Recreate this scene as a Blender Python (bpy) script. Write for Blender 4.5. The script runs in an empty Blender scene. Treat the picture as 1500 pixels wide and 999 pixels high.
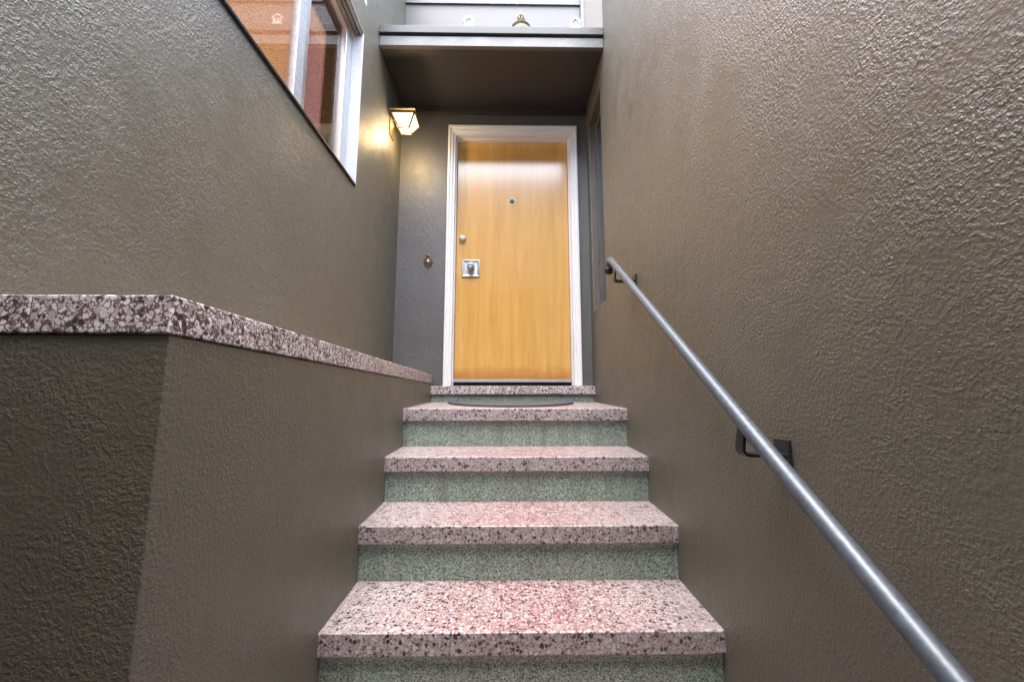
import bpy, bmesh, math, random
from mathutils import Vector, Matrix
random.seed(7)
R = math.radians
CZ = 1.1033                     # camera height above the pavement
scene = bpy.context.scene
col = scene.collection

# ------------------------------------------------------------------ dimensions (metres, z above the pavement)
XL, XR = -0.550, 0.650          # stair edges
XU = -0.854                     # face of the window wall
D1, TR, RI, NOSE, SLOPE = 1.314, 0.3013, 0.2093, 0.023, 0.0323
H1 = CZ - 0.6849
YSILL, ZSILL = 3.002, CZ + 0.084
YD = 3.065                      # face of the door wall
YC, ZC, TC = 0.666, CZ + 0.167, 0.065
YF, ZS, ZT = 2.447, CZ + 2.3295, CZ + 2.470   # canopy front, soffit, top
TOP = CZ + 3.75
TOP_L, TOP_R = CZ + 2.36, CZ + 2.85

# ------------------------------------------------------------------ helpers
def link(o):
    col.objects.link(o)
    return o

def tag(o, label=None, cat=None, group=None, kind=None):
    if label: o['label'] = label
    if cat: o['category'] = cat
    if group: o['group'] = group
    if kind: o['kind'] = kind
    return o

def empty(name, loc, label, cat, group=None):
    o = link(bpy.data.objects.new(name, None))
    o.location = loc
    o.empty_display_size = 0.1
    return tag(o, label, cat, group)

def obj(name, bm, mat, parent=None, smooth=False, bevel=0, seg=2, angle=40):
    """Links a bmesh given in world coordinates as one mesh object."""
    bmesh.ops.remove_doubles(bm, verts=bm.verts, dist=1e-5)
    bmesh.ops.recalc_face_normals(bm, faces=bm.faces)
    root = parent
    off = Vector((0, 0, 0))
    p = parent
    while p is not None:
        off += p.location
        p = p.parent
    if off.length > 0:
        bmesh.ops.translate(bm, verts=bm.verts, vec=-off)
    me = bpy.data.meshes.new(name)
    bm.to_mesh(me)
    bm.free()
    if smooth:
        for f in me.polygons: f.use_smooth = True
    o = link(bpy.data.objects.new(name, me))
    if isinstance(mat, (list, tuple)):
        for m in mat: me.materials.append(m)
    else:
        me.materials.append(mat)
    if parent: o.parent = parent
    if bevel:
        b = o.modifiers.new('Bevel', 'BEVEL')
        b.width = bevel; b.segments = seg; b.limit_method = 'ANGLE'; b.angle_limit = R(angle)
        b.harden_normals = False
        for f in me.polygons: f.use_smooth = True
        w = o.modifiers.new('Weighted', 'WEIGHTED_NORMAL')
        w.keep_sharp = True
    return o

def box(bm, x0, x1, y0, y1, z0, z1, slope=0):
    """slope: rise of the top face along y."""
    s = slope * (y1 - y0)
    v = [bm.verts.new(c) for c in ((x0,y0,z0),(x1,y0,z0),(x1,y1,z0),(x0,y1,z0),
                                   (x0,y0,z1),(x1,y0,z1),(x1,y1,z1+s),(x0,y1,z1+s))]
    for f in ((0,3,2,1),(4,5,6,7),(0,1,5,4),(1,2,6,5),(2,3,7,6),(3,0,4,7)):
        bm.faces.new([v[i] for i in f])
    return v

def bx(*a, **k):
    bm = bmesh.new(); box(bm, *a, **k); return bm

def grid_slab(bm, us, vs, solid, t0, t1, place):
    """A slab of cells us x vs with openings; place(u, v, t) gives the point."""
    cache = {}
    def V(i, j, t):
        k = (i, j, t)
        if k not in cache: cache[k] = bm.verts.new(place(us[i], vs[j], (t0, t1)[t]))
        return cache[k]
    nu, nv = len(us)-1, len(vs)-1
    S = lambda i, j: 0 <= i < nu and 0 <= j < nv and solid((us[i]+us[i+1])/2, (vs[j]+vs[j+1])/2)
    for i in range(nu):
        for j in range(nv):
            if not S(i, j): continue
            for t in (0, 1):
                bm.faces.new((V(i,j,t), V(i+1,j,t), V(i+1,j+1,t), V(i,j+1,t)))
            for (a, b, di, dj) in (((i,j),(i,j+1),-1,0), ((i+1,j),(i+1,j+1),1,0), ((i,j),(i+1,j),0,-1), ((i,j+1),(i+1,j+1),0,1)):
                if not S(i+di, j+dj):
                    bm.faces.new((V(*a,0), V(*b,0), V(*b,1), V(*a,1)))

def lathe(bm, prof, loc, n=32, axis='Z', close=True):
    """prof: (radius, height) pairs; axis Y turns the height towards -y (towards the viewer)."""
    rings = []
    for r, h in prof:
        ring = []
        for k in range(n):
            a = 2*math.pi*k/n
            if axis == 'Z': p = (r*math.cos(a), r*math.sin(a), h)
            elif axis == 'Y': p = (r*math.cos(a), -h, r*math.sin(a))
            else: p = (h, r*math.cos(a), r*math.sin(a))
            ring.append(bm.verts.new(Vector(p)+Vector(loc)))
        rings.append(ring)
    for a, b in zip(rings, rings[1:]):
        for k in range(n):
            bm.faces.new((a[k], a[(k+1)%n], b[(k+1)%n], b[k]))
    if close:
        bm.faces.new(rings[0][::-1]); bm.faces.new(rings[-1])

def tube(bm, pts, r, n=20, cap=True):
    pts = [Vector(p) for p in pts]
    rings = []
    for i, p in enumerate(pts):
        d = (pts[min(i+1, len(pts)-1)] - pts[max(i-1, 0)]).normalized()
        u = d.cross(Vector((1, 0, 0)))
        if u.length < 1e-3: u = d.cross(Vector((0, 0, 1)))
        u.normalize(); w = d.cross(u)
        rr = r[i] if isinstance(r, (list, tuple)) else r
        rings.append([bm.verts.new(p + rr*(math.cos(2*math.pi*k/n)*u + math.sin(2*math.pi*k/n)*w)) for k in range(n)])
    for a, b in zip(rings, rings[1:]):
        for k in range(n):
            bm.faces.new((a[k], a[(k+1)%n], b[(k+1)%n], b[k]))
    if cap:
        bm.faces.new(rings[0][::-1]); bm.faces.new(rings[-1])

def ribbon(bm, path, y0, y1, th):
    """Flat bar bent in the x-z plane, path of (x, z), width y0..y1."""
    n = len(path)
    nor = []
    for i in range(n):
        a = Vector(path[max(i-1,0)]); b = Vector(path[min(i+1,n-1)])
        d = (b-a).normalized(); nor.append(Vector((-d.y, d.x)))
    rows = []
    for p, q in zip(path, nor):
        p = Vector(p)
        o, i_ = p+q*th/2, p-q*th/2
        rows.append([bm.verts.new((o.x,y0,o.y)), bm.verts.new((o.x,y1,o.y)), bm.verts.new((i_.x,y1,i_.y)), bm.verts.new((i_.x,y0,i_.y))])
    for a, b in zip(rows, rows[1:]):
        for k in range(4):
            bm.faces.new((a[k], a[(k+1)%4], b[(k+1)%4], b[k]))
    bm.faces.new(rows[0]); bm.faces.new(rows[-1][::-1])

# ------------------------------------------------------------------ materials
class NT:
    def __init__(s, name):
        s.m = bpy.data.materials.new(name); s.m.use_nodes = True
        s.t = s.m.node_tree; s.n = s.t.nodes; s.l = s.t.links
        s.p = s.n['Principled BSDF']
        g = s.n.new('ShaderNodeNewGeometry'); s.pos = g.outputs['Position']; s.geo = g
    def add(s, typ, **k):
        n = s.n.new(typ)
        for a, b in k.items(): setattr(n, a, b)
        return n
    def link(s, a, b): s.l.new(a, b)
    def scale(s, v, src=None):
        n = s.add('ShaderNodeVectorMath', operation='MULTIPLY'); n.inputs[1].default_value = v
        s.link(src or s.pos, n.inputs[0]); return n.outputs[0]
    def noise(s, scale, detail=4, rough=.55, src=None, dist=0):
        n = s.add('ShaderNodeTexNoise'); n.inputs['Scale'].default_value = scale
        n.inputs['Detail'].default_value = detail; n.inputs['Roughness'].default_value = rough
        n.inputs['Distortion'].default_value = dist
        s.link(src or s.pos, n.inputs['Vector']); return n
    def vor(s, scale, feature='F1', src=None, rand=1):
        n = s.add('ShaderNodeTexVoronoi', feature=feature); n.inputs['Scale'].default_value = scale
        n.inputs['Randomness'].default_value = rand
        s.link(src or s.pos, n.inputs['Vector']); return n
    def ramp(s, fac, stops, interp='LINEAR'):
        n = s.add('ShaderNodeValToRGB'); r = n.color_ramp; r.interpolation = interp
        while len(r.elements) < len(stops): r.elements.new(.5)
        for e, (p, c) in zip(r.elements, stops):
            e.position = p; e.color = (c, c, c, 1) if isinstance(c, (int, float)) else (*c, 1)
        s.link(fac, n.inputs[0]); return n.outputs['Color']
    def mix(s, fac, a, b, typ='MIX'):
        n = s.add('ShaderNodeMix', data_type='RGBA', blend_type=typ)
        for sock, v in ((n.inputs[0], fac), (n.inputs[6], a), (n.inputs[7], b)):
            if isinstance(v, (int, float)): sock.default_value = v
            elif isinstance(v, tuple): sock.default_value = (*v, 1)
            else: s.link(v, sock)
        return n.outputs[2]
    def math(s, op, a, b=0.0, c=None):
        n = s.add('ShaderNodeMath', operation=op)
        for i, v in enumerate((a, b, c)):
            if v is None: continue
            if isinstance(v, (int, float)): n.inputs[i].default_value = v
            else: s.link(v, n.inputs[i])
        return n.outputs[0]
    def bump(s, h, strength, dist, prev=None):
        n = s.add('ShaderNodeBump'); n.inputs['Strength'].default_value = strength; n.inputs['Distance'].default_value = dist
        s.link(h, n.inputs['Height'])
        if prev is not None: s.link(prev, n.inputs['Normal'])
        return n.outputs[0]
    def set(s, **k):
        for a, v in k.items():
            sock = s.p.inputs[a.replace('_', ' ')]
            if isinstance(v, (int, float)): sock.default_value = v
            elif isinstance(v, tuple): sock.default_value = (*v, 1) if len(v) == 3 else v
            else: s.link(v, sock)
        return s.m

def plain(name, c, rough=.5, metal=0, bump=0, scale=80, var=.12):
    k = NT(name)
    n = k.noise(scale, 4)
    cc = k.mix(k.ramp(n.outputs['Fac'], [(.3, 0.0), (.7, 1.0)]), tuple(x*(1-var) for x in c), tuple(min(1, x*(1+var)) for x in c))
    k.set(Base_Color=cc, Roughness=rough, Metallic=metal)
    if bump: k.set(Normal=k.bump(n.outputs['Fac'], bump, .002))
    return k.m

def stucco(name, c, rough=.47, amp=1.0, spec=1.0, grain=1.0):
    k = NT(name)
    big = k.noise(2.2, 5, .6)
    st = k.noise(3.0, 5, .6, src=k.scale((5, 5, .5)))
    a = k.ramp(big.outputs['Fac'], [(.3, 0.0), (.7, 1.0)])
    b = k.ramp(st.outputs['Fac'], [(.35, 0.0), (.7, 1.0)])
    cc = k.mix(a, tuple(x*.90 for x in c), tuple(x*1.08 for x in c))
    cc = k.mix(k.math('MULTIPLY', b, .35), cc, tuple(x*y for x, y in zip(c, (1.14, 1.08, .95))))
    # scuffs
    sc = k.ramp(k.noise(45, 3, .5, src=k.scale((1, 1, .25))).outputs['Fac'], [(.72, 0.0), (.78, 1.0)])
    cc = k.mix(k.math('MULTIPLY', sc, .25), cc, tuple(x*1.7 for x in c))
    # dark rubs and drips
    dk = k.ramp(k.noise(22, 4, .6, src=k.scale((1, 1, .3))).outputs['Fac'], [(.68, 0.0), (.76, 1.0)])
    cc = k.mix(k.math('MULTIPLY', dk, .35), cc, tuple(x*.5 for x in c))
    # relief: trowelled lumps, orange peel and grit; smoother in places
    patch = k.ramp(k.noise(5.0, 4, .6, dist=.6).outputs['Fac'], [(.32, .30), (.62, 1.0)])
    w = k.noise(28, 3, .55)
    wv = k.noise(70, 2)
    ws = k.add('ShaderNodeVectorMath', operation='MULTIPLY_ADD')
    k.link(wv.outputs['Color'], ws.inputs[0]); ws.inputs[1].default_value = (.010, .010, .010); k.link(k.pos, ws.inputs[2])
    g1 = k.vor(225*grain, 'F1', ws.outputs[0])
    g2 = k.noise(420*grain, 2, .6)
    hv = k.noise(120*grain, 2, .5)
    peb = k.math('SUBTRACT', 1.0, k.math('MULTIPLY', g1.outputs['Distance'], g1.outputs['Distance']))
    h = k.math('MULTIPLY', peb, k.ramp(hv.outputs['Fac'], [(.38, .10), (.62, 1.0)]))
    h = k.math('ADD', h, k.math('MULTIPLY', g2.outputs['Fac'], .40))
    h = k.math('MULTIPLY', h, patch)
    # fine random paler and darker mottling at grain scale
    gr = k.ramp(k.noise(300*grain, 3, .65).outputs['Fac'], [(.36, 0.0), (.64, 1.0)])
    cc = k.mix(gr, k.mix(1.0, cc, (.80, .80, .80), 'MULTIPLY'), k.mix(1.0, cc, (1.16, 1.16, 1.16), 'MULTIPLY'))
    n = k.bump(w.outputs['Fac'], .30*amp, .007)
    n = k.bump(h, .9*amp, .0018, n)
    rr = k.ramp(k.noise(7, 4).outputs['Fac'], [(.3, rough-.06), (.7, rough+.07)])
    return k.set(Base_Color=cc, Roughness=rr, Normal=n, Specular_IOR_Level=spec)

def terrazzo(name, wear=False, big=105, small=230, edge=.065, ground=1.0, bright=.85, dark=.15):
    k = NT(name)
    warp = k.noise(40, 2)
    v = k.add('ShaderNodeVectorMath', operation='MULTIPLY_ADD')
    k.link(warp.outputs['Color'], v.inputs[0]); v.inputs[1].default_value = (.012, .012, .012); k.link(k.pos, v.inputs[2])
    src = v.outputs[0]
    def layer(scale, edge):
        f = k.vor(scale, 'F1', src); e = k.vor(scale, 'DISTANCE_TO_EDGE', src)
        sep = k.add('ShaderNodeSeparateColor'); k.link(f.outputs['Color'], sep.inputs[0])
        chip = k.ramp(e.outputs['Distance'], [(edge, 0.0), (edge+.035, 1.0)])
        rad = k.math('MULTIPLY_ADD', sep.outputs['Blue'], .34, .34)
        rag = k.math('MULTIPLY', k.noise(scale*2.2, 2).outputs['Fac'], .22)
        inside = k.ramp(k.math('ADD', k.math('SUBTRACT', rad, f.outputs['Distance']), rag), [(.08, 0.0), (.12, 1.0)])
        return sep, k.math('MULTIPLY', chip, inside)
    s1, c1 = layer(big, edge)
    s2, c2 = layer(small, edge)
    q = lambda *c: tuple(x*bright for x in c)
    palette = [(0, (.018, .015, .020)), (dark, (.055, .034, .044)), (dark+.05, q(.24, .17, .175)), (dark+.07, q(.44, .36, .365)), (.38, q(.56, .525, .535)), (.58, q(.66, .64, .65)), (.86, q(.49, .465, .48))]
    col1 = k.ramp(s1.outputs['Red'], palette, 'CONSTANT')
    col2 = k.ramp(s2.outputs['Green'], palette, 'CONSTANT')
    mat_n = k.noise(5, 4, .6)
    red = (.21, .06, .06); grey = (.28, .21, .215)
    if wear:
        # the walked-on middle of each tread shows more of the red matrix
        sp = k.add('ShaderNodeSeparateXYZ'); k.link(k.pos, sp.inputs[0])
        dx = k.math('ABSOLUTE', k.math('SUBTRACT', sp.outputs['X'], .09))
        f = k.ramp(k.math('ADD', dx, k.math('MULTIPLY', mat_n.outputs['Fac'], .45)), [(.30, .72), (.74, 0.0)])
        sn = k.add('ShaderNodeSeparateXYZ'); k.link(k.geo.outputs['True Normal'], sn.inputs[0])
        f = k.math('MULTIPLY', f, k.ramp(sn.outputs['Z'], [(.6, 0.0), (.95, 1.0)]))
        matrix = k.mix(f, grey, red)
    else:
        f = None
        matrix = k.mix(k.ramp(mat_n.outputs['Fac'], [(.4, 0.0), (.62, 1.0)]), tuple(x*ground for x in (.30, .20, .20)), tuple(x*ground for x in (.22, .105, .10)))
    small = k.mix(c2, matrix, col2)
    has1 = k.ramp(s1.outputs['Green'], [(.0, 1.0), (.78, 1.0), (.79, 0.0)], 'CONSTANT')
    allc = k.mix(k.math('MULTIPLY', c1, has1), small, col1)
    grime = k.ramp(k.noise(9, 5, .65).outputs['Fac'], [(.35, .0), (.75, 1.0)])
    allc = k.mix(k.math('MULTIPLY', grime, .25), allc, (.22, .18, .175))
    if wear:
        allc = k.mix(k.math('MULTIPLY', f, .09), allc, (.30, .075, .075))
    h = k.math('ADD', k.math('MULTIPLY', c1, .5), k.noise(220, 3).outputs['Fac'])
    return k.set(Base_Color=allc, Roughness=k.ramp(k.noise(30, 4).outputs['Fac'], [(.3, .34), (.7, .56)]), Normal=k.bump(h, .18, .0012))

def green_terrazzo(name):
    k = NT(name)
    f = k.vor(270, 'F1'); e = k.vor(270, 'DISTANCE_TO_EDGE')
    sep = k.add('ShaderNodeSeparateColor'); k.link(f.outputs['Color'], sep.inputs[0])
    chip = k.ramp(e.outputs['Distance'], [(.04, 0.0), (.09, 1.0)])
    c = k.ramp(sep.outputs['Red'], [(0, (.02, .025, .022)), (.20, (.10, .125, .11)), (.32, (.20, .265, .225)), (.52, (.30, .365, .325)), (.74, (.46, .50, .465)), (.93, (.14, .205, .17))], 'CONSTANT')
    m = k.mix(k.noise(6, 4).outputs['Fac'], (.15, .215, .175), (.25, .325, .28))
    cc = k.mix(chip, m, c)
    g = k.ramp(k.noise(7, 5, .65, src=k.scale((1, 1, 1.6))).outputs['Fac'], [(.4, 0.0), (.75, 1.0)])
    cc = k.mix(k.math('MULTIPLY', g, .4), cc, (.15, .16, .13))
    st = k.ramp(k.noise(16, 4, .6, src=k.scale((1, 1, .12))).outputs['Fac'], [(.52, 0.0), (.70, 1.0)])
    cc = k.mix(k.math('MULTIPLY', st, .45), cc, (.10, .095, .08))
    return k.set(Base_Color=cc, Roughness=.5, Normal=k.bump(k.noise(260, 3).outputs['Fac'], .2, .001))

def wood(name):
    k = NT(name)
    v = k.scale((7, 7, .55))
    n1 = k.noise(2.4, 6, .6, src=v, dist=.9)
    n2 = k.noise(14, 5, .6, src=k.scale((9, 9, .35)))
    n3 = k.noise(1.6, 3)
    c = k.mix(k.ramp(n1.outputs['Fac'], [(.3, 0.0), (.7, 1.0)]), (.67, .350, .082), (.79, .475, .145))
    c = k.mix(k.math('MULTIPLY', k.ramp(n2.outputs['Fac'], [(.45, 0.0), (.75, 1.0)]), .22), c, (.58, .29, .06))
    c = k.mix(k.math('MULTIPLY', k.ramp(n3.outputs['Fac'], [(.45, 0.0), (.7, 1.0)]), .35), c, (.70, .38, .10))
    # scuffed orange kick zone at the foot
    sp = k.add('ShaderNodeSeparateXYZ'); k.link(k.pos, sp.inputs[0])
    foot = k.ramp(k.math('ADD', k.math('SUBTRACT', sp.outputs['Z'], CZ+.14), k.math('MULTIPLY', k.noise(13, 5, .7).outputs['Fac'], .13)), [(.075, 1.0), (.17, 0.0)])
    c = k.mix(k.math('MULTIPLY', foot, .7), c, (.42, .15, .03))
    return k.set(Base_Color=c, Roughness=k.ramp(n2.outputs['Fac'], [(.3, .20), (.7, .27)]), Normal=k.bump(n1.outputs['Fac'], .05, .002), Coat_Weight=1.0, Coat_Roughness=.13, Coat_IOR=1.75)

def glass(name, tint=(1, 1, 1), boost=1.25):
    k = NT(name)
    k.n.remove(k.p)
    tr = k.add('ShaderNodeBsdfTransparent'); tr.inputs[0].default_value = (*tint, 1)
    gl = k.add('ShaderNodeBsdfGlossy'); gl.inputs['Roughness'].default_value = .02
    fr = k.add('ShaderNodeFresnel'); fr.inputs['IOR'].default_value = 1.5
    mx = k.add('ShaderNodeMixShader')
    k.link(k.math('MINIMUM', k.math('MULTIPLY', fr.outputs[0], boost), .95), mx.inputs[0])
    k.link(tr.outputs[0], mx.inputs[1]); k.link(gl.outputs[0], mx.inputs[2])
    k.link(mx.outputs[0], k.n['Material Output'].inputs['Surface'])
    return k.m

def glow(name, c, strength, base=(.8, .8, .8)):
    k = NT(name)
    k.m.cycles.emission_sampling = 'NONE'     # not sampled as lamps; these only have to be seen
    return k.set(Base_Color=base, Roughness=.6, Emission_Color=c, Emission_Strength=strength)

BROWN = (.098, .090, .066)
M_right = stucco('stucco_olive', BROWN)
M_left = stucco('stucco_olive_window_wall', BROWN, amp=.8)
M_low = stucco('stucco_umber', BROWN, amp=.9, rough=.45)
M_entry = stucco('stucco_grey', (.088, .088, .085), amp=.7)
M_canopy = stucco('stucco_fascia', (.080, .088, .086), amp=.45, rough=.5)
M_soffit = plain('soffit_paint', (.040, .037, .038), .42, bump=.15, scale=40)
M_flash = plain('flashing_metal', (.066, .075, .079), .5, .1, .05)
M_terr = terrazzo('terrazzo_pink', False, 98, 215, .07, .62, 1.25, .17)
M_tread = terrazzo('terrazzo_tread', True, 82, 200, .06, .8, .63, .24)
M_green = green_terrazzo('terrazzo_green')
M_wood = wood('varnished_wood')
M_white = plain('white_gloss_paint', (.82, .82, .82), .32, 0, 0, 4, .015)
M_siding = plain('siding_paint', (.074, .080, .084), .5, 0, .12, 25, .05)
M_beige = plain('beige_paint', (.115, .098, .086), .55, 0, .1, 18, .05)
M_alu = plain('brushed_aluminium', (.60, .62, .63), .36, .85, .1, 120, .1)
M_aludull = plain('dull_aluminium', (.46, .48, .50), .5, .6, .1, 60, .15)
M_steel = plain('satin_steel', (.55, .56, .56), .28, 1, .05, 160, .1)
M_rail = plain('rail_paint', (.098, .116, .138), .42, .4, .12, 90, .2)
M_dark = plain('dark_steel', (.020, .020, .021), .42, .2, .1, 60, .2)
M_rubber = plain('black_rubber', (.012, .012, .013), .28, 0, .1, 60, .1)
M_mat = plain('mat_fibre', (.060, .068, .076), .85, 0, .9, 300, .4)
M_bronze = plain('aged_bronze', (.085, .074, .045), .5, .6, .5, 130, .55)
M_copper = plain('antique_copper', (.17, .115, .085), .40, .8, .6, 140, .5)
M_lantern = plain('brass_lantern', (.30, .21, .10), .34, .85, .15, 90, .2)
M_ceramic = plain('white_ceramic', (.82, .82, .80), .35, 0, .05, 40, .03)
M_grey = plain('grey_plastic', (.12, .115, .11), .4)
M_black = plain('shadow_gap', (.01, .01, .01), .8)
M_glass = glass('window_glass')
M_pane = glow('lantern_glass', (1.0, .78, .48), .75, (.9, .85, .75))
M_orange = glow('orange_room_glow', (1.0, .62, .34), .44, (.60, .36, .20))  # room light put into the wall colour as emission
M_red = glow('red_curtain_glow', (.66, .32, .29), .70, (.22, .08, .07))  # curtain cloth made to glow in place of light falling on it
M_cream = glow('cream_trim_glow', (.9, .75, .6), .36, (.70, .62, .52))  # trim brightened by its own emission, no lamp inside the room

def pavement_mat():
    k = NT('concrete_pavement')
    n = k.noise(6, 6, .65)
    c = k.mix(n.outputs['Fac'], (.11, .105, .10), (.19, .185, .175))
    return k.set(Base_Color=c, Roughness=.85, Normal=k.bump(k.noise(120, 4).outputs['Fac'], .4, .003))

# ------------------------------------------------------------------ setting
bm = bmesh.new()
v = [bm.verts.new(p) for p in ((-400,-400,0),(400,-400,0),(400,400,0),(-400,400,0))]
bm.faces.new(v)
tag(obj('pavement', bm, pavement_mat()), kind='structure')

# added, unseen slab behind the viewpoint that shades the front faces
tag(obj('shade_slab', bx(-3.2, 2.6, -6.0, -.28, CZ+1.75, CZ+1.92), plain('shade_slab_board', (.16, .15, .14), .7), bevel=.01), kind='structure')
tag(obj('shade_wall', bx(-4.5, 4.5, -6.25, -6.003, 0, CZ+7.0), plain('shade_wall_paint', (.12, .115, .11), .8), bevel=.01), kind='structure')  # added out of view to cut front light and bound the door's reflection

# ------------------------------------------------------------------ window wall (upper left)
ZW0, ZW1 = CZ+1.176, CZ+2.14
YW0, YW1 = 0.35, 2.172
wall_l = empty('house_wall', (XU, 1.0, 0), 'tall olive stucco wall with an aluminium window, rising behind the terrazzo ledge', 'wall')
bm = bmesh.new()
grid_slab(bm, [-1.3, YW0, YW1, 2.20, 3.30], [0, ZW0, ZW1, TOP_L, TOP], lambda y, z: not (YW0 < y < YW1 and ZW0 < z < ZW1) and not (y < 2.20 and z > TOP_L), XU, XU-.22,
          lambda y, z, t: (t, y, z))
obj('wall', bm, M_left, wall_l, bevel=.006)
# window: a lined reveal, two sliding sashes, their panes
XP = XU-.044                     # plane of the sashes
win = obj('window', (lambda b: (box(b, XP-.05, XU+.004, YW1-.010, YW1+.006, ZW0, ZW1), b)[1])(bmesh.new()), plain('pale_grey_paint', (.58, .59, .61), .4), wall_l, bevel=.002)
bm = bmesh.new()
box(bm, XP-.05, XU+.010, YW0, YW1-.011, ZW0-.004, ZW0+.008)
obj('sill', bm, M_dark, win, bevel=.002)
bm = bmesh.new()                # head track with two grooves
box(bm, XP-.05, XU+.006, YW0, YW1-.011, ZW1-.008, ZW1+.004)
for xx in (XU-.002, XU-.022, XU-.044):
    box(bm, xx-.006, xx, YW0, YW1-.012, ZW1-.024, ZW1-.0085)
obj('head_track', bm, plain('bronze_track', (.34, .32, .29), .45, .5), win, bevel=.001)
def sash(y0, y1, x, ws, mat_a):
    z0, z1 = ZW0+.009, ZW1-.025
    s = obj('sash', (lambda b: (grid_slab(b, [y0, y0+ws[0], y1-ws[1], y1], [z0, z0+.03, z1-.03, z1],
        lambda y, z: not (y0+ws[0] < y < y1-ws[1] and z0+.03 < z < z1-.03), x, x-.03, lambda y, z, t: (t, y, z)), b)[1])(bmesh.new()), mat_a, win, bevel=.003)
    p = obj('pane', bx(x-.018, x-.014, y0+ws[0]-.004, y1-ws[1]+.004, z0+.026, z1-.026), M_glass, win)
    return s
sash(YW0+.002, 1.632, XP+.004, (.05, .066), M_aludull)
sash(1.640, YW1-.014, XP-.012, (.045, .080), M_alu)
# the room behind
XI = XU-.215
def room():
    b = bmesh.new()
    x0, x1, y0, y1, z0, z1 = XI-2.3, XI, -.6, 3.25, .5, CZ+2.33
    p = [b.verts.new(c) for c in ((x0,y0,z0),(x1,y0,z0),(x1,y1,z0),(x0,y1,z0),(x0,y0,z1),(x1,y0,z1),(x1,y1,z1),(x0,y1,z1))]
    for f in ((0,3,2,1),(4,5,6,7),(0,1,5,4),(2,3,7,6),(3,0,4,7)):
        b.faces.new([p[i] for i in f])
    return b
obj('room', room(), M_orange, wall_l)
def curtain(y0, y1, x, m, amp, name, label, z0, z1, n=60):
    b = bmesh.new(); rows = []
    for i in range(n+1):
        t = i/n; y = y0+(y1-y0)*t
        dx = amp*math.sin(t*(y1-y0)*70)+amp*.4*math.sin(t*(y1-y0)*151+1)
        rows.append([b.verts.new((x+dx, y, z0)), b.verts.new((x+dx*.8, y, z1)), b.verts.new((x+dx*.8-.004, y, z1)), b.verts.new((x+dx-.004, y, z0))])
    for p, q in zip(rows, rows[1:]):
        for k in range(4): b.faces.new((p[k], p[(k+1)%4], q[(k+1)%4], q[k]))
    b.faces.new(rows[0]); b.faces.new(rows[-1][::-1])
    o = obj(name, b, m, smooth=True)
    return tag(o, label, 'curtain')
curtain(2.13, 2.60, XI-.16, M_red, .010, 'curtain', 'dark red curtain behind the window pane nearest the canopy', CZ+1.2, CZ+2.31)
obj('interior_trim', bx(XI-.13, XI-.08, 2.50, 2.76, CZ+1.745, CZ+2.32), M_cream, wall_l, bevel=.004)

# ------------------------------------------------------------------ low wall with terrazzo cap
low = empty('low_wall', (-.7, YC, 0), 'low umber stucco ledge wall with speckled pink terrazzo cap beside the stairs', 'wall')
obj('wall', bx(XU-.003, XL, YC+.002, YD-.002, 0, ZC-TC), M_low, low, bevel=.003, seg=2)
b = bx(-.7732, XL+.004, YC-.004, YD-.003, ZC-TC+.0015, ZC)
box(b, XU-.003, -.7752, YC-.004, YD-.003, ZC-TC+.0015, ZC)
cap = obj('cap', b, M_terr, low, bevel=.003)
obj('joint', bx(-.7755, -.7729, YC-.002, YD-.01, ZC-TC+.003, ZC-.002), plain('rusty_grout', (.22, .13, .075), .8), cap)

# ------------------------------------------------------------------ right wall
wall_r = empty('stucco_wall', (XR, 1.0, 0), 'tall olive stucco wall carrying the handrail, with a recessed side opening near the door', 'wall')
YO0, YO1, ZO0, ZO1 = 2.595, 2.985, CZ+.64, CZ+2.15
bm = bmesh.new()
grid_slab(bm, [-1.5, 1.0, 1.75, YF+.01, YO0, YO1, YD+.2], [0, ZO0, CZ+1.62, ZO1, CZ+2.25, ZT+.02, TOP_R],
          lambda y, z: not (YO0 < y < YO1 and ZO0 < z < ZO1) and not (y < 1.0 and z > CZ+1.62) and not (y < 1.75 and z > CZ+2.25) and not (y > YF+.01 and z > ZT+.02), XR, XR+.22,
          lambda y, z, t: (t, y, z))
obj('wall', bm, M_right, wall_r, bevel=.008, seg=3)
sw = obj('window', (lambda b: (grid_slab(b, [YO0+.002, YO0+.04, YO1-.04, YO1-.002], [ZO0+.002, ZO0+.045, ZO1-.045, ZO1-.002],
    lambda y, z: not (YO0+.04 < y < YO1-.04 and ZO0+.045 < z < ZO1-.045), XR+.052, XR+.14, lambda y, z, t: (t, y, z)), b)[1])(bmesh.new()), M_entry, wall_r, bevel=.003)
obj('pane', bx(XR+.10, XR+.106, YO0+.036, YO1-.036, ZO0+.041, ZO1-.041), M_black, sw)

# ------------------------------------------------------------------ door wall
entry = empty('entry_wall', (0, YD, 0), 'grey stucco entrance wall with a wooden front door in a white frame', 'wall')
DX0, DX1, DZ0, DZ1 = -.412, .508, CZ+.090, CZ+2.106
bm = bmesh.new()
grid_slab(bm, [XU+.001, DX0-.01, DX1+.01, XR-.001], [0, DZ0, DZ1+.01, CZ+2.62],
          lambda x, z: not (DX0-.01 < x < DX1+.01 and DZ0 < z < DZ1+.01), YD, YD+.16, lambda x, z, t: (x, t, z))
obj('wall', bm, M_entry, entry)
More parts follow.
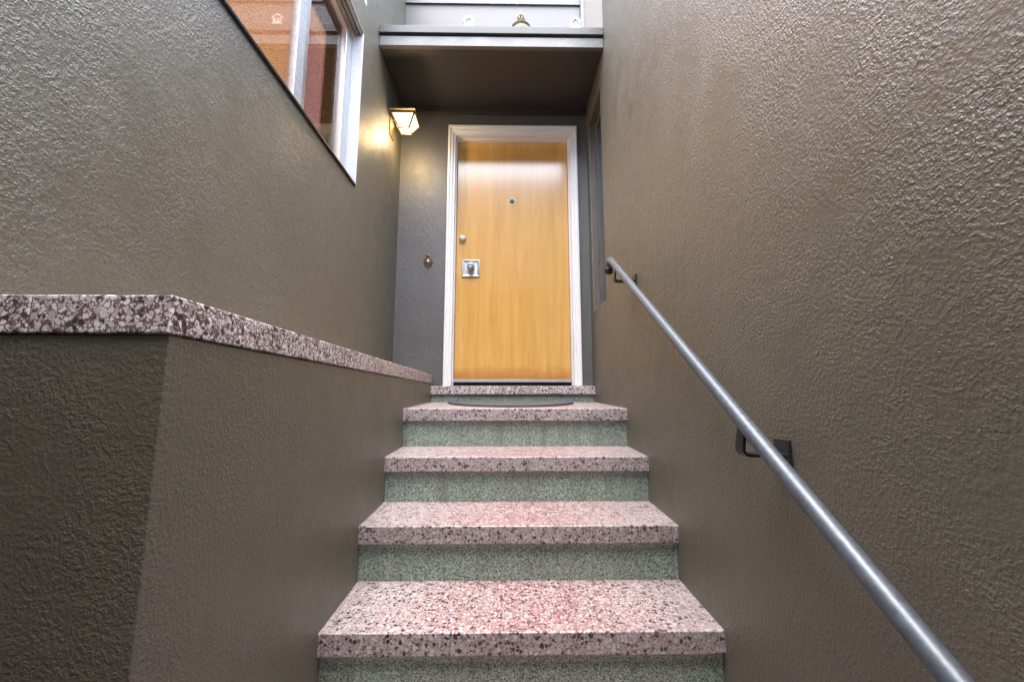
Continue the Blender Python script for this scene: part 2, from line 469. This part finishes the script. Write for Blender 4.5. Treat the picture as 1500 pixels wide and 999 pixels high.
# casing: stepped profile mitred round the opening
def casing(prof, x0, x1, z0, z1):
    b = bmesh.new(); rows = []
    for u, y in prof:
        rows.append([b.verts.new((x0+u, y, z0)), b.verts.new((x0+u, y, z1-u*1.28)), b.verts.new((x1-u, y, z1-u*1.28)), b.verts.new((x1-u, y, z0))])
    n = len(rows)
    for i in range(n):
        a, c = rows[i], rows[(i+1) % n]
        for k in range(3): b.faces.new((a[k], a[k+1], c[k+1], c[k]))
    b.faces.new([r[0] for r in rows]); b.faces.new([r[3] for r in rows][::-1])
    return b
prof = [(0, YD+.001), (0, YD-.024), (.010, YD-.027), (.017, YD-.025), (.018, YD-.017), (.034, YD-.017), (.040, YD-.013), (.041, YD-.006), (.056, YD-.006), (.058, YD-.003),
        (.058, YD+.045), (.066, YD+.046), (.066, YD+.12), (.050, YD+.12), (.050, YD+.001)]
obj('door_frame', casing(prof, -.470, .566, ZSILL+.003, CZ+2.182), M_white, entry, bevel=.0015)
YL = YD+.078                     # face of the door leaf
door = obj('door', bx(-.400, .497, YL, YL+.044, CZ+.139, CZ+2.098), M_wood, entry, bevel=.002)
tag(door, 'honey coloured flat wooden door')
obj('stop_gap', bx(-.403, .500, YL+.046, YL+.06, DZ0, DZ1), M_black, entry)
def yl(prof, x, z, name, m, parent, n=32, smooth=True, bevel=0):
    b = bmesh.new(); lathe(b, prof, (x, YL, z), n, 'Y'); return obj(name, b, m, parent, smooth=False, bevel=bevel, angle=25)
yl([(.027,-.001),(.027,.006),(.024,.012),(.022,.028),(.019,.034),(.011,.035),(.010,.031)], -.351, CZ+1.256, 'deadbolt', M_steel, door, bevel=.001)
PX, PZ = -.283, CZ+1.013
b = bmesh.new()
q = [(-.070, .0), (-.066, .012), (-.052, .004), (.052, .004), (.066, .012), (.070, .0)]
for i in range(5): pass
# dished square plate: raised rim falling to a flat middle
ring = lambda s, y: [b.verts.new((PX+sx*s, YL-y, PZ+sz*s)) for sx, sz in ((-1,-1),(1,-1),(1,1),(-1,1))]
rs = [ring(.068, -.001), ring(.068, .013), ring(.064, .015), ring(.048, .006)]
for a, c in zip(rs, rs[1:]):
    for k in range(4): b.faces.new((a[k], a[(k+1)%4], c[(k+1)%4], c[k]))
b.faces.new(rs[-1])
plate = obj('knob_plate', b, M_alu, door, bevel=.0015)
yl([(.030,.005),(.030,.010),(.017,.014),(.015,.030),(.026,.040),(.029,.052),(.028,.064),(.023,.069),(.010,.070),(.008,.066)], PX+.002, PZ+.006, 'knob', M_steel, door, bevel=.001)
b = bmesh.new()
lathe(b, [(.021,.0),(.021,.004),(.026,.007),(.034,.007),(.036,.003),(.036,-.001)], (.044, YL, CZ+1.577), 8, 'Y')
pee = obj('peephole', b, plain('cream_enamel', (.80, .72, .56), .4), door, bevel=.001)
yl([(.020,-.001),(.020,.003),(.012,.005),(.007,.0055)], .044, CZ+1.577, 'lens', M_bronze, pee, bevel=.0005)
obj('threshold', bx(-.408, .503, YL-.016, YL+.03, CZ+.116, CZ+.1375), M_aludull, entry, bevel=.002)
obj('door_gap', bx(-.409, .504, YL+.004, YL+.04, CZ+.088, CZ+.115), M_black, entry)
# lapped siding above the canopy, and a beige return beside it
bm = bmesh.new()
bz = [CZ+2.54+.25*i for i in range(6)]
for i, z in enumerate(bz):
    segs = [(XU+.002, .618)] if i != 3 else [(XU+.002, .078), (.081, .618)]
    for x0, x1 in segs:
        vs = [bm.verts.new(p) for p in ((x0,YD-.034,z),(x1,YD-.034,z),(x1,YD-.020,z+.262),(x0,YD-.020,z+.262),(x0,YD+.02,z),(x1,YD+.02,z),(x1,YD+.02,z+.262),(x0,YD+.02,z+.262))]
        for f in ((0,1,2,3),(0,4,5,1),(4,7,6,5),(0,3,7,4),(1,5,6,2),(3,2,6,7)): bm.faces.new([vs[k] for k in f])
obj('siding', bm, M_siding, entry)
obj('corner_board', bx(.6185, .646, YD-.046, YD+.02, CZ+2.48, TOP), plain('corner_paint', (.14, .14, .14), .5), entry, bevel=.003)
obj('upper_wall', bx(.6465, 1.6, YD-.030, YD+.15, CZ+2.50, TOP), M_beige, entry)

# ------------------------------------------------------------------ canopy
can = empty('door_canopy', (0, YF, ZS), 'flat grey canopy with a dark soffit spanning the walls above the front door', 'canopy')
obj('fascia', bx(XU+.001, XR-.001, YF, YF+.03, ZS, ZS+.072), M_canopy, can, bevel=.003)
obj('drip_shadow', bx(XU+.001, XR-.001, YF+.008, YF+.03, ZS+.0725, ZS+.086), M_black, can)  # black strip drawn in as the shadow line under the flashing
obj('flashing', bx(XU+.001, XR-.001, YF-.014, YD-.047, ZS+.0865, ZT), M_flash, can, bevel=.002)
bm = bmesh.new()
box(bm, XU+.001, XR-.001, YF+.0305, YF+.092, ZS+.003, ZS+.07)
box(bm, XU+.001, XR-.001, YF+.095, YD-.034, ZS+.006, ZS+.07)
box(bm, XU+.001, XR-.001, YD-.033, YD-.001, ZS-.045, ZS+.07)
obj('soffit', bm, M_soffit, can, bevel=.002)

# ------------------------------------------------------------------ stairs
stairs = empty('staircase', (.05, D1-TR, 0), 'terrazzo steps with speckled pink treads and green risers leading to the door', 'staircase')
for i in range(-1, 4):
    yf, zt = D1+i*TR, H1+i*RI
    yb = (D1+(i+1)*TR if i < 3 else YSILL)+NOSE
    b = bmesh.new()
    vs = box(b, XL-.004, XR+.004, yf, yb, zt-.066, zt, SLOPE)
    o = obj('tread', b, M_tread, stairs, bevel=.005, seg=3)
    z0 = zt-RI+SLOPE*(TR+NOSE) if i > -1 else 0
    b = bmesh.new()              # riser with a small cove under the nosing
    pr = [(yf+NOSE+.10, z0-.03), (yf+NOSE, z0-.03), (yf+NOSE, zt-.095), (yf+NOSE-.004, zt-.080), (yf+NOSE-.010, zt-.073), (yf+NOSE-.012, zt-.0665), (yf+NOSE+.10, zt-.0665)]
    L = [b.verts.new((XL-.004, y, z)) for y, z in pr]; Q = [b.verts.new((XR+.004, y, z)) for y, z in pr]
    b.faces.new(L); b.faces.new(Q[::-1])
    for k in range(len(pr)): b.faces.new((L[k], L[(k+1)%len(pr)], Q[(k+1)%len(pr)], Q[k]))
    obj('riser', b, M_green, stairs)
obj('door_sill', bx(XL-.004, XR+.004, YSILL, YD+.155, ZSILL-.060, ZSILL), M_terr, stairs, bevel=.005, seg=3)
obj('riser', bx(XL-.004, XR+.004, YSILL+NOSE, YSILL+.12, H1+3*RI-.03, ZSILL-.0605), M_green, stairs)

# half-round door mat on the landing
b = bmesh.new()
n = 48; bot = []; top = []; top2 = []
for k in range(n+1):
    a = math.pi*k/n
    x, y = .030+.435*math.cos(a), 2.93-.61*math.sin(a)
    zz = H1+3*RI+SLOPE*(y-(D1+3*TR))
    bot.append(b.verts.new((x, y, zz+.0005))); top.append(b.verts.new((x, y, zz+.012)))
    xi, yi = .030+(x-.03)*.975, 2.93-(2.93-y)*.975
    top2.append(b.verts.new((xi, yi, zz+.015)))
b.faces.new(bot[::-1]); b.faces.new(top2)
for k in range(n+1):
    j = (k+1) % (n+1)
    b.faces.new((bot[k], bot[j], top[j], top[k])); b.faces.new((top[k], top[j], top2[j], top2[k]))
tag(obj('door_mat', b, M_mat), 'thin dark grey half-round mat on the landing in front of the door', 'door mat')

# ------------------------------------------------------------------ handrail
hr = empty('handrail', (.546, .3, CZ-.5), 'grey steel pipe handrail with black end cap sloping along the right-hand stucco wall', 'handrail')
RX = .546
M_SL = RI/TR
zr = lambda y: CZ+.3258+M_SL*(y-1.5)
YE = 2.05
pts = [(RX, y, zr(y)) for y in (-.25, 0, .3, .6, .9, 1.2, 1.5, 1.8, YE-.03)]
d = Vector((0, 1, M_SL)).normalized()
p0 = Vector((RX, YE, zr(YE))); nrm = Vector((0, M_SL, -1)).normalized()
rb = .034
for k in range(1, 13):           # the top end curls over and down
    a = k/12*R(118)
    pts.append(tuple(p0 + d*rb*math.sin(a) + nrm*rb*(1-math.cos(a))))
b = bmesh.new(); tube(b, pts, .0172, 28)
rail = obj('rail', b, M_rail, hr, smooth=True)
e = Vector(pts[-1]); dd = (e-Vector(pts[-2])).normalized()
b = bmesh.new()
tube(b, [e-dd*.004, e+dd*.002, e+dd*.020, e+dd*.028, e+dd*.033, e+dd*.0345], [.0185, .0225, .0225, .0195, .011, .001], 28)
obj('end_cap', b, M_rubber, hr, smooth=True)
def bracket(y):
    z = zr(y)
    b = bmesh.new()
    path = [(RX+.006, z-.015), (RX-.003, z-.060), (RX-.004, z-.074), (RX+.002, z-.083), (RX+.012, z-.085), (XR-.004, z-.085)]
    ribbon(b, path, y-.016, y+.016, .007)
    br = obj('bracket', b, M_dark, hr, bevel=.001)
    obj('wall_plate', bx(XR-.007, XR+.001, y-.018, y+.036, z-.118, z-.050), M_dark, br, bevel=.0015)
    b = bmesh.new(); lathe(b, [(.007, 0), (.007, -.005), (.004, -.008)], (XR-.006, y, z-.106), 6, 'X')
    obj('screw', b, M_steel, br)
bracket(.965); bracket(1.985)

# ------------------------------------------------------------------ wall lantern
LX0, LX1, LY0, LY1, LZ = XU+.012, -.657, 2.682, 2.895, CZ+2.050
lan = empty('wall_lantern', (XU, 2.79, LZ), 'lit brass wall lantern with tapered glass panes on the olive wall beside the canopy', 'lantern')
cx, cy = (LX0+LX1)/2, (LY0+LY1)/2
obj('back_plate', bx(XU-.001, XU+.010, cy-.045, cy+.045, LZ-.155, LZ-.012), M_lantern, lan, bevel=.003)
b = bmesh.new()
box(b, LX0, LX1, LY0, LY1, LZ-.006, LZ+.001)
vv = [b.verts.new(p) for p in ((LX0+.02,LY0+.02,LZ+.0015),(LX1-.02,LY0+.02,LZ+.0015),(LX1-.02,LY1-.02,LZ+.0015),(LX0+.02,LY1-.02,LZ+.0015))]
ap = b.verts.new((cx, cy, LZ+.028))
for k in range(4): b.faces.new((vv[k], vv[(k+1)%4], ap))
b.faces.new(vv[::-1])
obj('top_plate', b, M_lantern, lan, bevel=.0015)
T = .083; B = .036; HL = .100     # half widths of the tapered body
tc = [Vector((cx+sx*T, cy+sy*T, LZ-.012)) for sx, sy in ((-1,-1),(1,-1),(1,1),(-1,1))]
bc = [Vector((cx+sx*B, cy+sy*B, LZ-HL)) for sx, sy in ((-1,-1),(1,-1),(1,1),(-1,1))]
b = bmesh.new()
for k in range(4):
    tube(b, [tc[k], bc[k]], .0075, 6); tube(b, [tc[k], tc[(k+1)%4]], .0065, 6); tube(b, [bc[k], bc[(k+1)%4]], .0075, 6)
    mid = (tc[k]+tc[(k+1)%4])/2
tube(b, [(LX0-.01, cy, LZ-.02), (cx-T, cy, LZ-.012)], .008, 10)
obj('frame', b, M_lantern, lan)
for k in range(4):
    a0, a1, b0, b1 = tc[k], tc[(k+1)%4], bc[k], bc[(k+1)%4]
    nn = (a1-a0).cross(b0-a0).normalized()
    b = bmesh.new()
    o1 = [b.verts.new(p) for p in (a0, a1, b1, b0)]; o2 = [b.verts.new(p-nn*.002 if (p-Vector((cx,cy,p.z))).dot(nn) > 0 else p+nn*.002) for p in (a0, a1, b1, b0)]
    b.faces.new(o1); b.faces.new(o2[::-1])
    for j in range(4): b.faces.new((o1[j], o1[(j+1)%4], o2[(j+1)%4], o2[j]))
    obj('glass_pane', b, M_pane, lan)
obj('bottom_pane', bx(cx-B, cx+B, cy-B, cy+B, LZ-HL-.001, LZ-HL+.002), M_pane, lan)
b = bmesh.new(); lathe(b, [(.002,-.07),(.010,-.062),(.013,-.045),(.009,-.03),(.009,-.004)], (cx, cy, LZ), 16)
obj('bulb', b, M_pane, lan, smooth=True)

# ------------------------------------------------------------------ ornate doorbell
bell = empty('doorbell', (-.607, YD, CZ+1.045), 'small ornate coppery doorbell on the grey wall left of the door', 'doorbell')
def outline(s):
    pts = []
    for k in range(40):
        a = 2*math.pi*k/40
        r = 1+.09*math.cos(8*a)
        pts.append((.033*s*r*math.cos(a), .042*s*r*math.sin(a)))
    return pts
b = bmesh.new()
rows = []
for s, y in ((1, .001), (1, -.006), (.86, -.010), (.72, -.006), (.60, -.007), (.5, -.012)):
    rows.append([b.verts.new((-.607+px, YD+y, CZ+1.040+pz)) for px, pz in outline(s)])
for a, c in zip(rows, rows[1:]):
    for k in range(40): b.faces.new((a[k], a[(k+1)%40], c[(k+1)%40], c[k]))
b.faces.new(rows[-1])
lathe(b, [(.015,-.001),(.015,.006),(.010,.010),(.004,.011)], (-.607, YD, CZ+1.088), 16, 'Y')
lathe(b, [(.009,-.001),(.009,.005),(.004,.008)], (-.607, YD, CZ+.996), 12, 'Y')
obj('plate', b, M_copper, bell)
b = bmesh.new(); lathe(b, [(.011,.010),(.011,.016),(.007,.019),(.001,.020)], (-.607, YD, CZ+1.040), 20, 'Y')
obj('button', b, M_steel, bell, smooth=True)

# ------------------------------------------------------------------ ornaments on the canopy
def pentagon(x, y, label):
    z = ZT
    o = empty('pentagon_ornament', (x, y, z), label, 'ornament', 'white pentagon ornaments on the canopy')
    c = Vector((x, y, z+.074))
    def prism(b, r, y0, y1, r1=None):
        A = [b.verts.new((c.x+r*math.sin(2*math.pi*k/5), y1, c.z+r*math.cos(2*math.pi*k/5))) for k in range(5)]
        rr = r1 or r
        F = [b.verts.new((c.x+rr*math.sin(2*math.pi*k/5), y0, c.z+rr*math.cos(2*math.pi*k/5))) for k in range(5)]
        b.faces.new(F); b.faces.new(A[::-1])
        for k in range(5): b.faces.new((A[k], A[(k+1)%5], F[(k+1)%5], F[k]))
    b = bmesh.new()               # outer shell: a pentagonal ring with depth
    prof = [(.042, y+.022), (.042, y-.010), (.037, y-.018), (.025, y-.018), (.024, y-.004), (.024, y+.022)]
    rows = [[b.verts.new((c.x+r*math.sin(2*math.pi*k/5), yy, c.z+r*math.cos(2*math.pi*k/5))) for k in range(5)] for r, yy in prof]
    for i in range(len(rows)):
        a, q = rows[i], rows[(i+1) % len(rows)]
        for k in range(5): b.faces.new((a[k], a[(k+1)%5], q[(k+1)%5], q[k]))
    obj('shell', b, M_ceramic, o, bevel=.003)
    b = bmesh.new(); prism(b, .0235, y+.004, y+.02)
    obj('recess', b, M_grey, o)
    b = bmesh.new(); prism(b, .015, y-.010, y+.0035, .011)
    obj('centre', b, M_ceramic, o, bevel=.002)
    b = bmesh.new(); box(b, x-.032, x+.034, y-.020, y+.024, z, z+.042)
    obj('foot', b, M_ceramic, o, bevel=.006)
pentagon(-.262, 2.482, 'white pentagon ornament at the lantern end of the canopy top')
pentagon(.470, 2.482, 'white pentagon ornament at the handrail-wall end of the canopy top')
fx, fy = .098, 2.525
fin = empty('bronze_ornament', (fx, fy, ZT), 'weathered bronze ornament with spiky crest on a round base, on the canopy top', 'ornament')
b = bmesh.new()
lathe(b, [(.060,0),(.067,.004),(.067,.046),(.063,.050),(.061,.066),(.066,.070),(.066,.077),(.058,.084),(.046,.088),(.034,.093),(.024,.101),(.020,.108)], (fx, fy, ZT), 40)
for k in range(28):               # beading round the drum
    a = 2*math.pi*k/28
    m = Matrix.Translation((fx+.061*math.cos(a), fy+.061*math.sin(a), ZT+.057))
    bmesh.ops.create_icosphere(b, subdivisions=1, radius=.0055, matrix=m)
obj('base', b, M_bronze, fin, smooth=True)
b = bmesh.new()
tube(b, [(fx, fy, ZT+.10), (fx, fy, ZT+.13), (fx+.002, fy, ZT+.165), (fx, fy, ZT+.215)], [.024, .025, .016, .001], 14)
rng = random.Random(3)
for lev, (n_, r0, h0, ln) in enumerate(((9, .024, .104, .052), (8, .020, .128, .050), (6, .013, .150, .050))):
    for k in range(n_):
        a = 2*math.pi*(k+.5*lev)/n_+rng.uniform(-.15, .15)
        dx, dy = math.cos(a), math.sin(a)
        L_ = ln*rng.uniform(.8, 1.15)
        p = [Vector((fx+dx*(r0+o_), fy+dy*(r0+o_), ZT+h0+h_)) for o_, h_ in ((-.006, 0), (.004, L_*.35), (.004, L_*.7), (.000, L_))]
        tube(b, p, [.006, .0075, .005, .0006], 7)
obj('crest', b, M_bronze, fin, smooth=True)

# ------------------------------------------------------------------ light
w = bpy.data.worlds.new('World'); scene.world = w; w.use_nodes = True
nt = w.node_tree
sky = nt.nodes.new('ShaderNodeTexSky'); sky.sky_type = 'NISHITA'; sky.sun_disc = False
SUN_EL, SUN_ROT = R(78), R(190)
sky.sun_elevation = SUN_EL; sky.sun_rotation = SUN_ROT
sky.dust_density = 3.0; sky.air_density = 1.0; sky.ozone_density = .6
bg = nt.nodes['Background']; bg.inputs['Strength'].default_value = .15
nt.links.new(sky.outputs[0], bg.inputs['Color'])
sl = bpy.data.lights.new('sun', 'SUN'); sl.energy = 1.5; sl.angle = R(100); sl.color = (1, .98, .955)
so = link(bpy.data.objects.new('sun', sl))
dirn = Vector((math.sin(SUN_ROT)*math.cos(SUN_EL), math.cos(SUN_ROT)*math.cos(SUN_EL), math.sin(SUN_EL)))
so.rotation_euler = dirn.to_track_quat('Z', 'Y').to_euler()
pl = bpy.data.lights.new('lantern_light', 'POINT'); pl.energy = .95; pl.color = (1, .70, .36); pl.shadow_soft_size = .05
po = link(bpy.data.objects.new('lantern_light', pl)); po.location = (cx+.02, cy, LZ-HL-.055)

# ------------------------------------------------------------------ camera
cam = bpy.data.cameras.new('camera'); cam.sensor_fit = 'HORIZONTAL'; cam.sensor_width = 36
cam.lens = 36*599.35/1500
cam.clip_start = .02; cam.clip_end = 2000
co = link(bpy.data.objects.new('camera', cam)); co.location = (0, 0, CZ)
co.rotation_euler = (R(90)+.1377, 0, -.0139)
scene.camera = co

scene.view_settings.view_transform = 'Standard'; scene.view_settings.look = 'None'
scene.view_settings.gamma = 1; scene.view_settings.exposure = 2.95
scene.cycles.use_denoising = True
scene.cycles.denoiser = 'OPENIMAGEDENOISE'
scene.cycles.denoising_prefilter = 'NONE'
scene.cycles.use_adaptive_sampling = False
scene.cycles.blur_glossy = .5
scene.cycles.max_bounces = 8; scene.cycles.diffuse_bounces = 5
scene.cycles.sample_clamp_indirect = 6
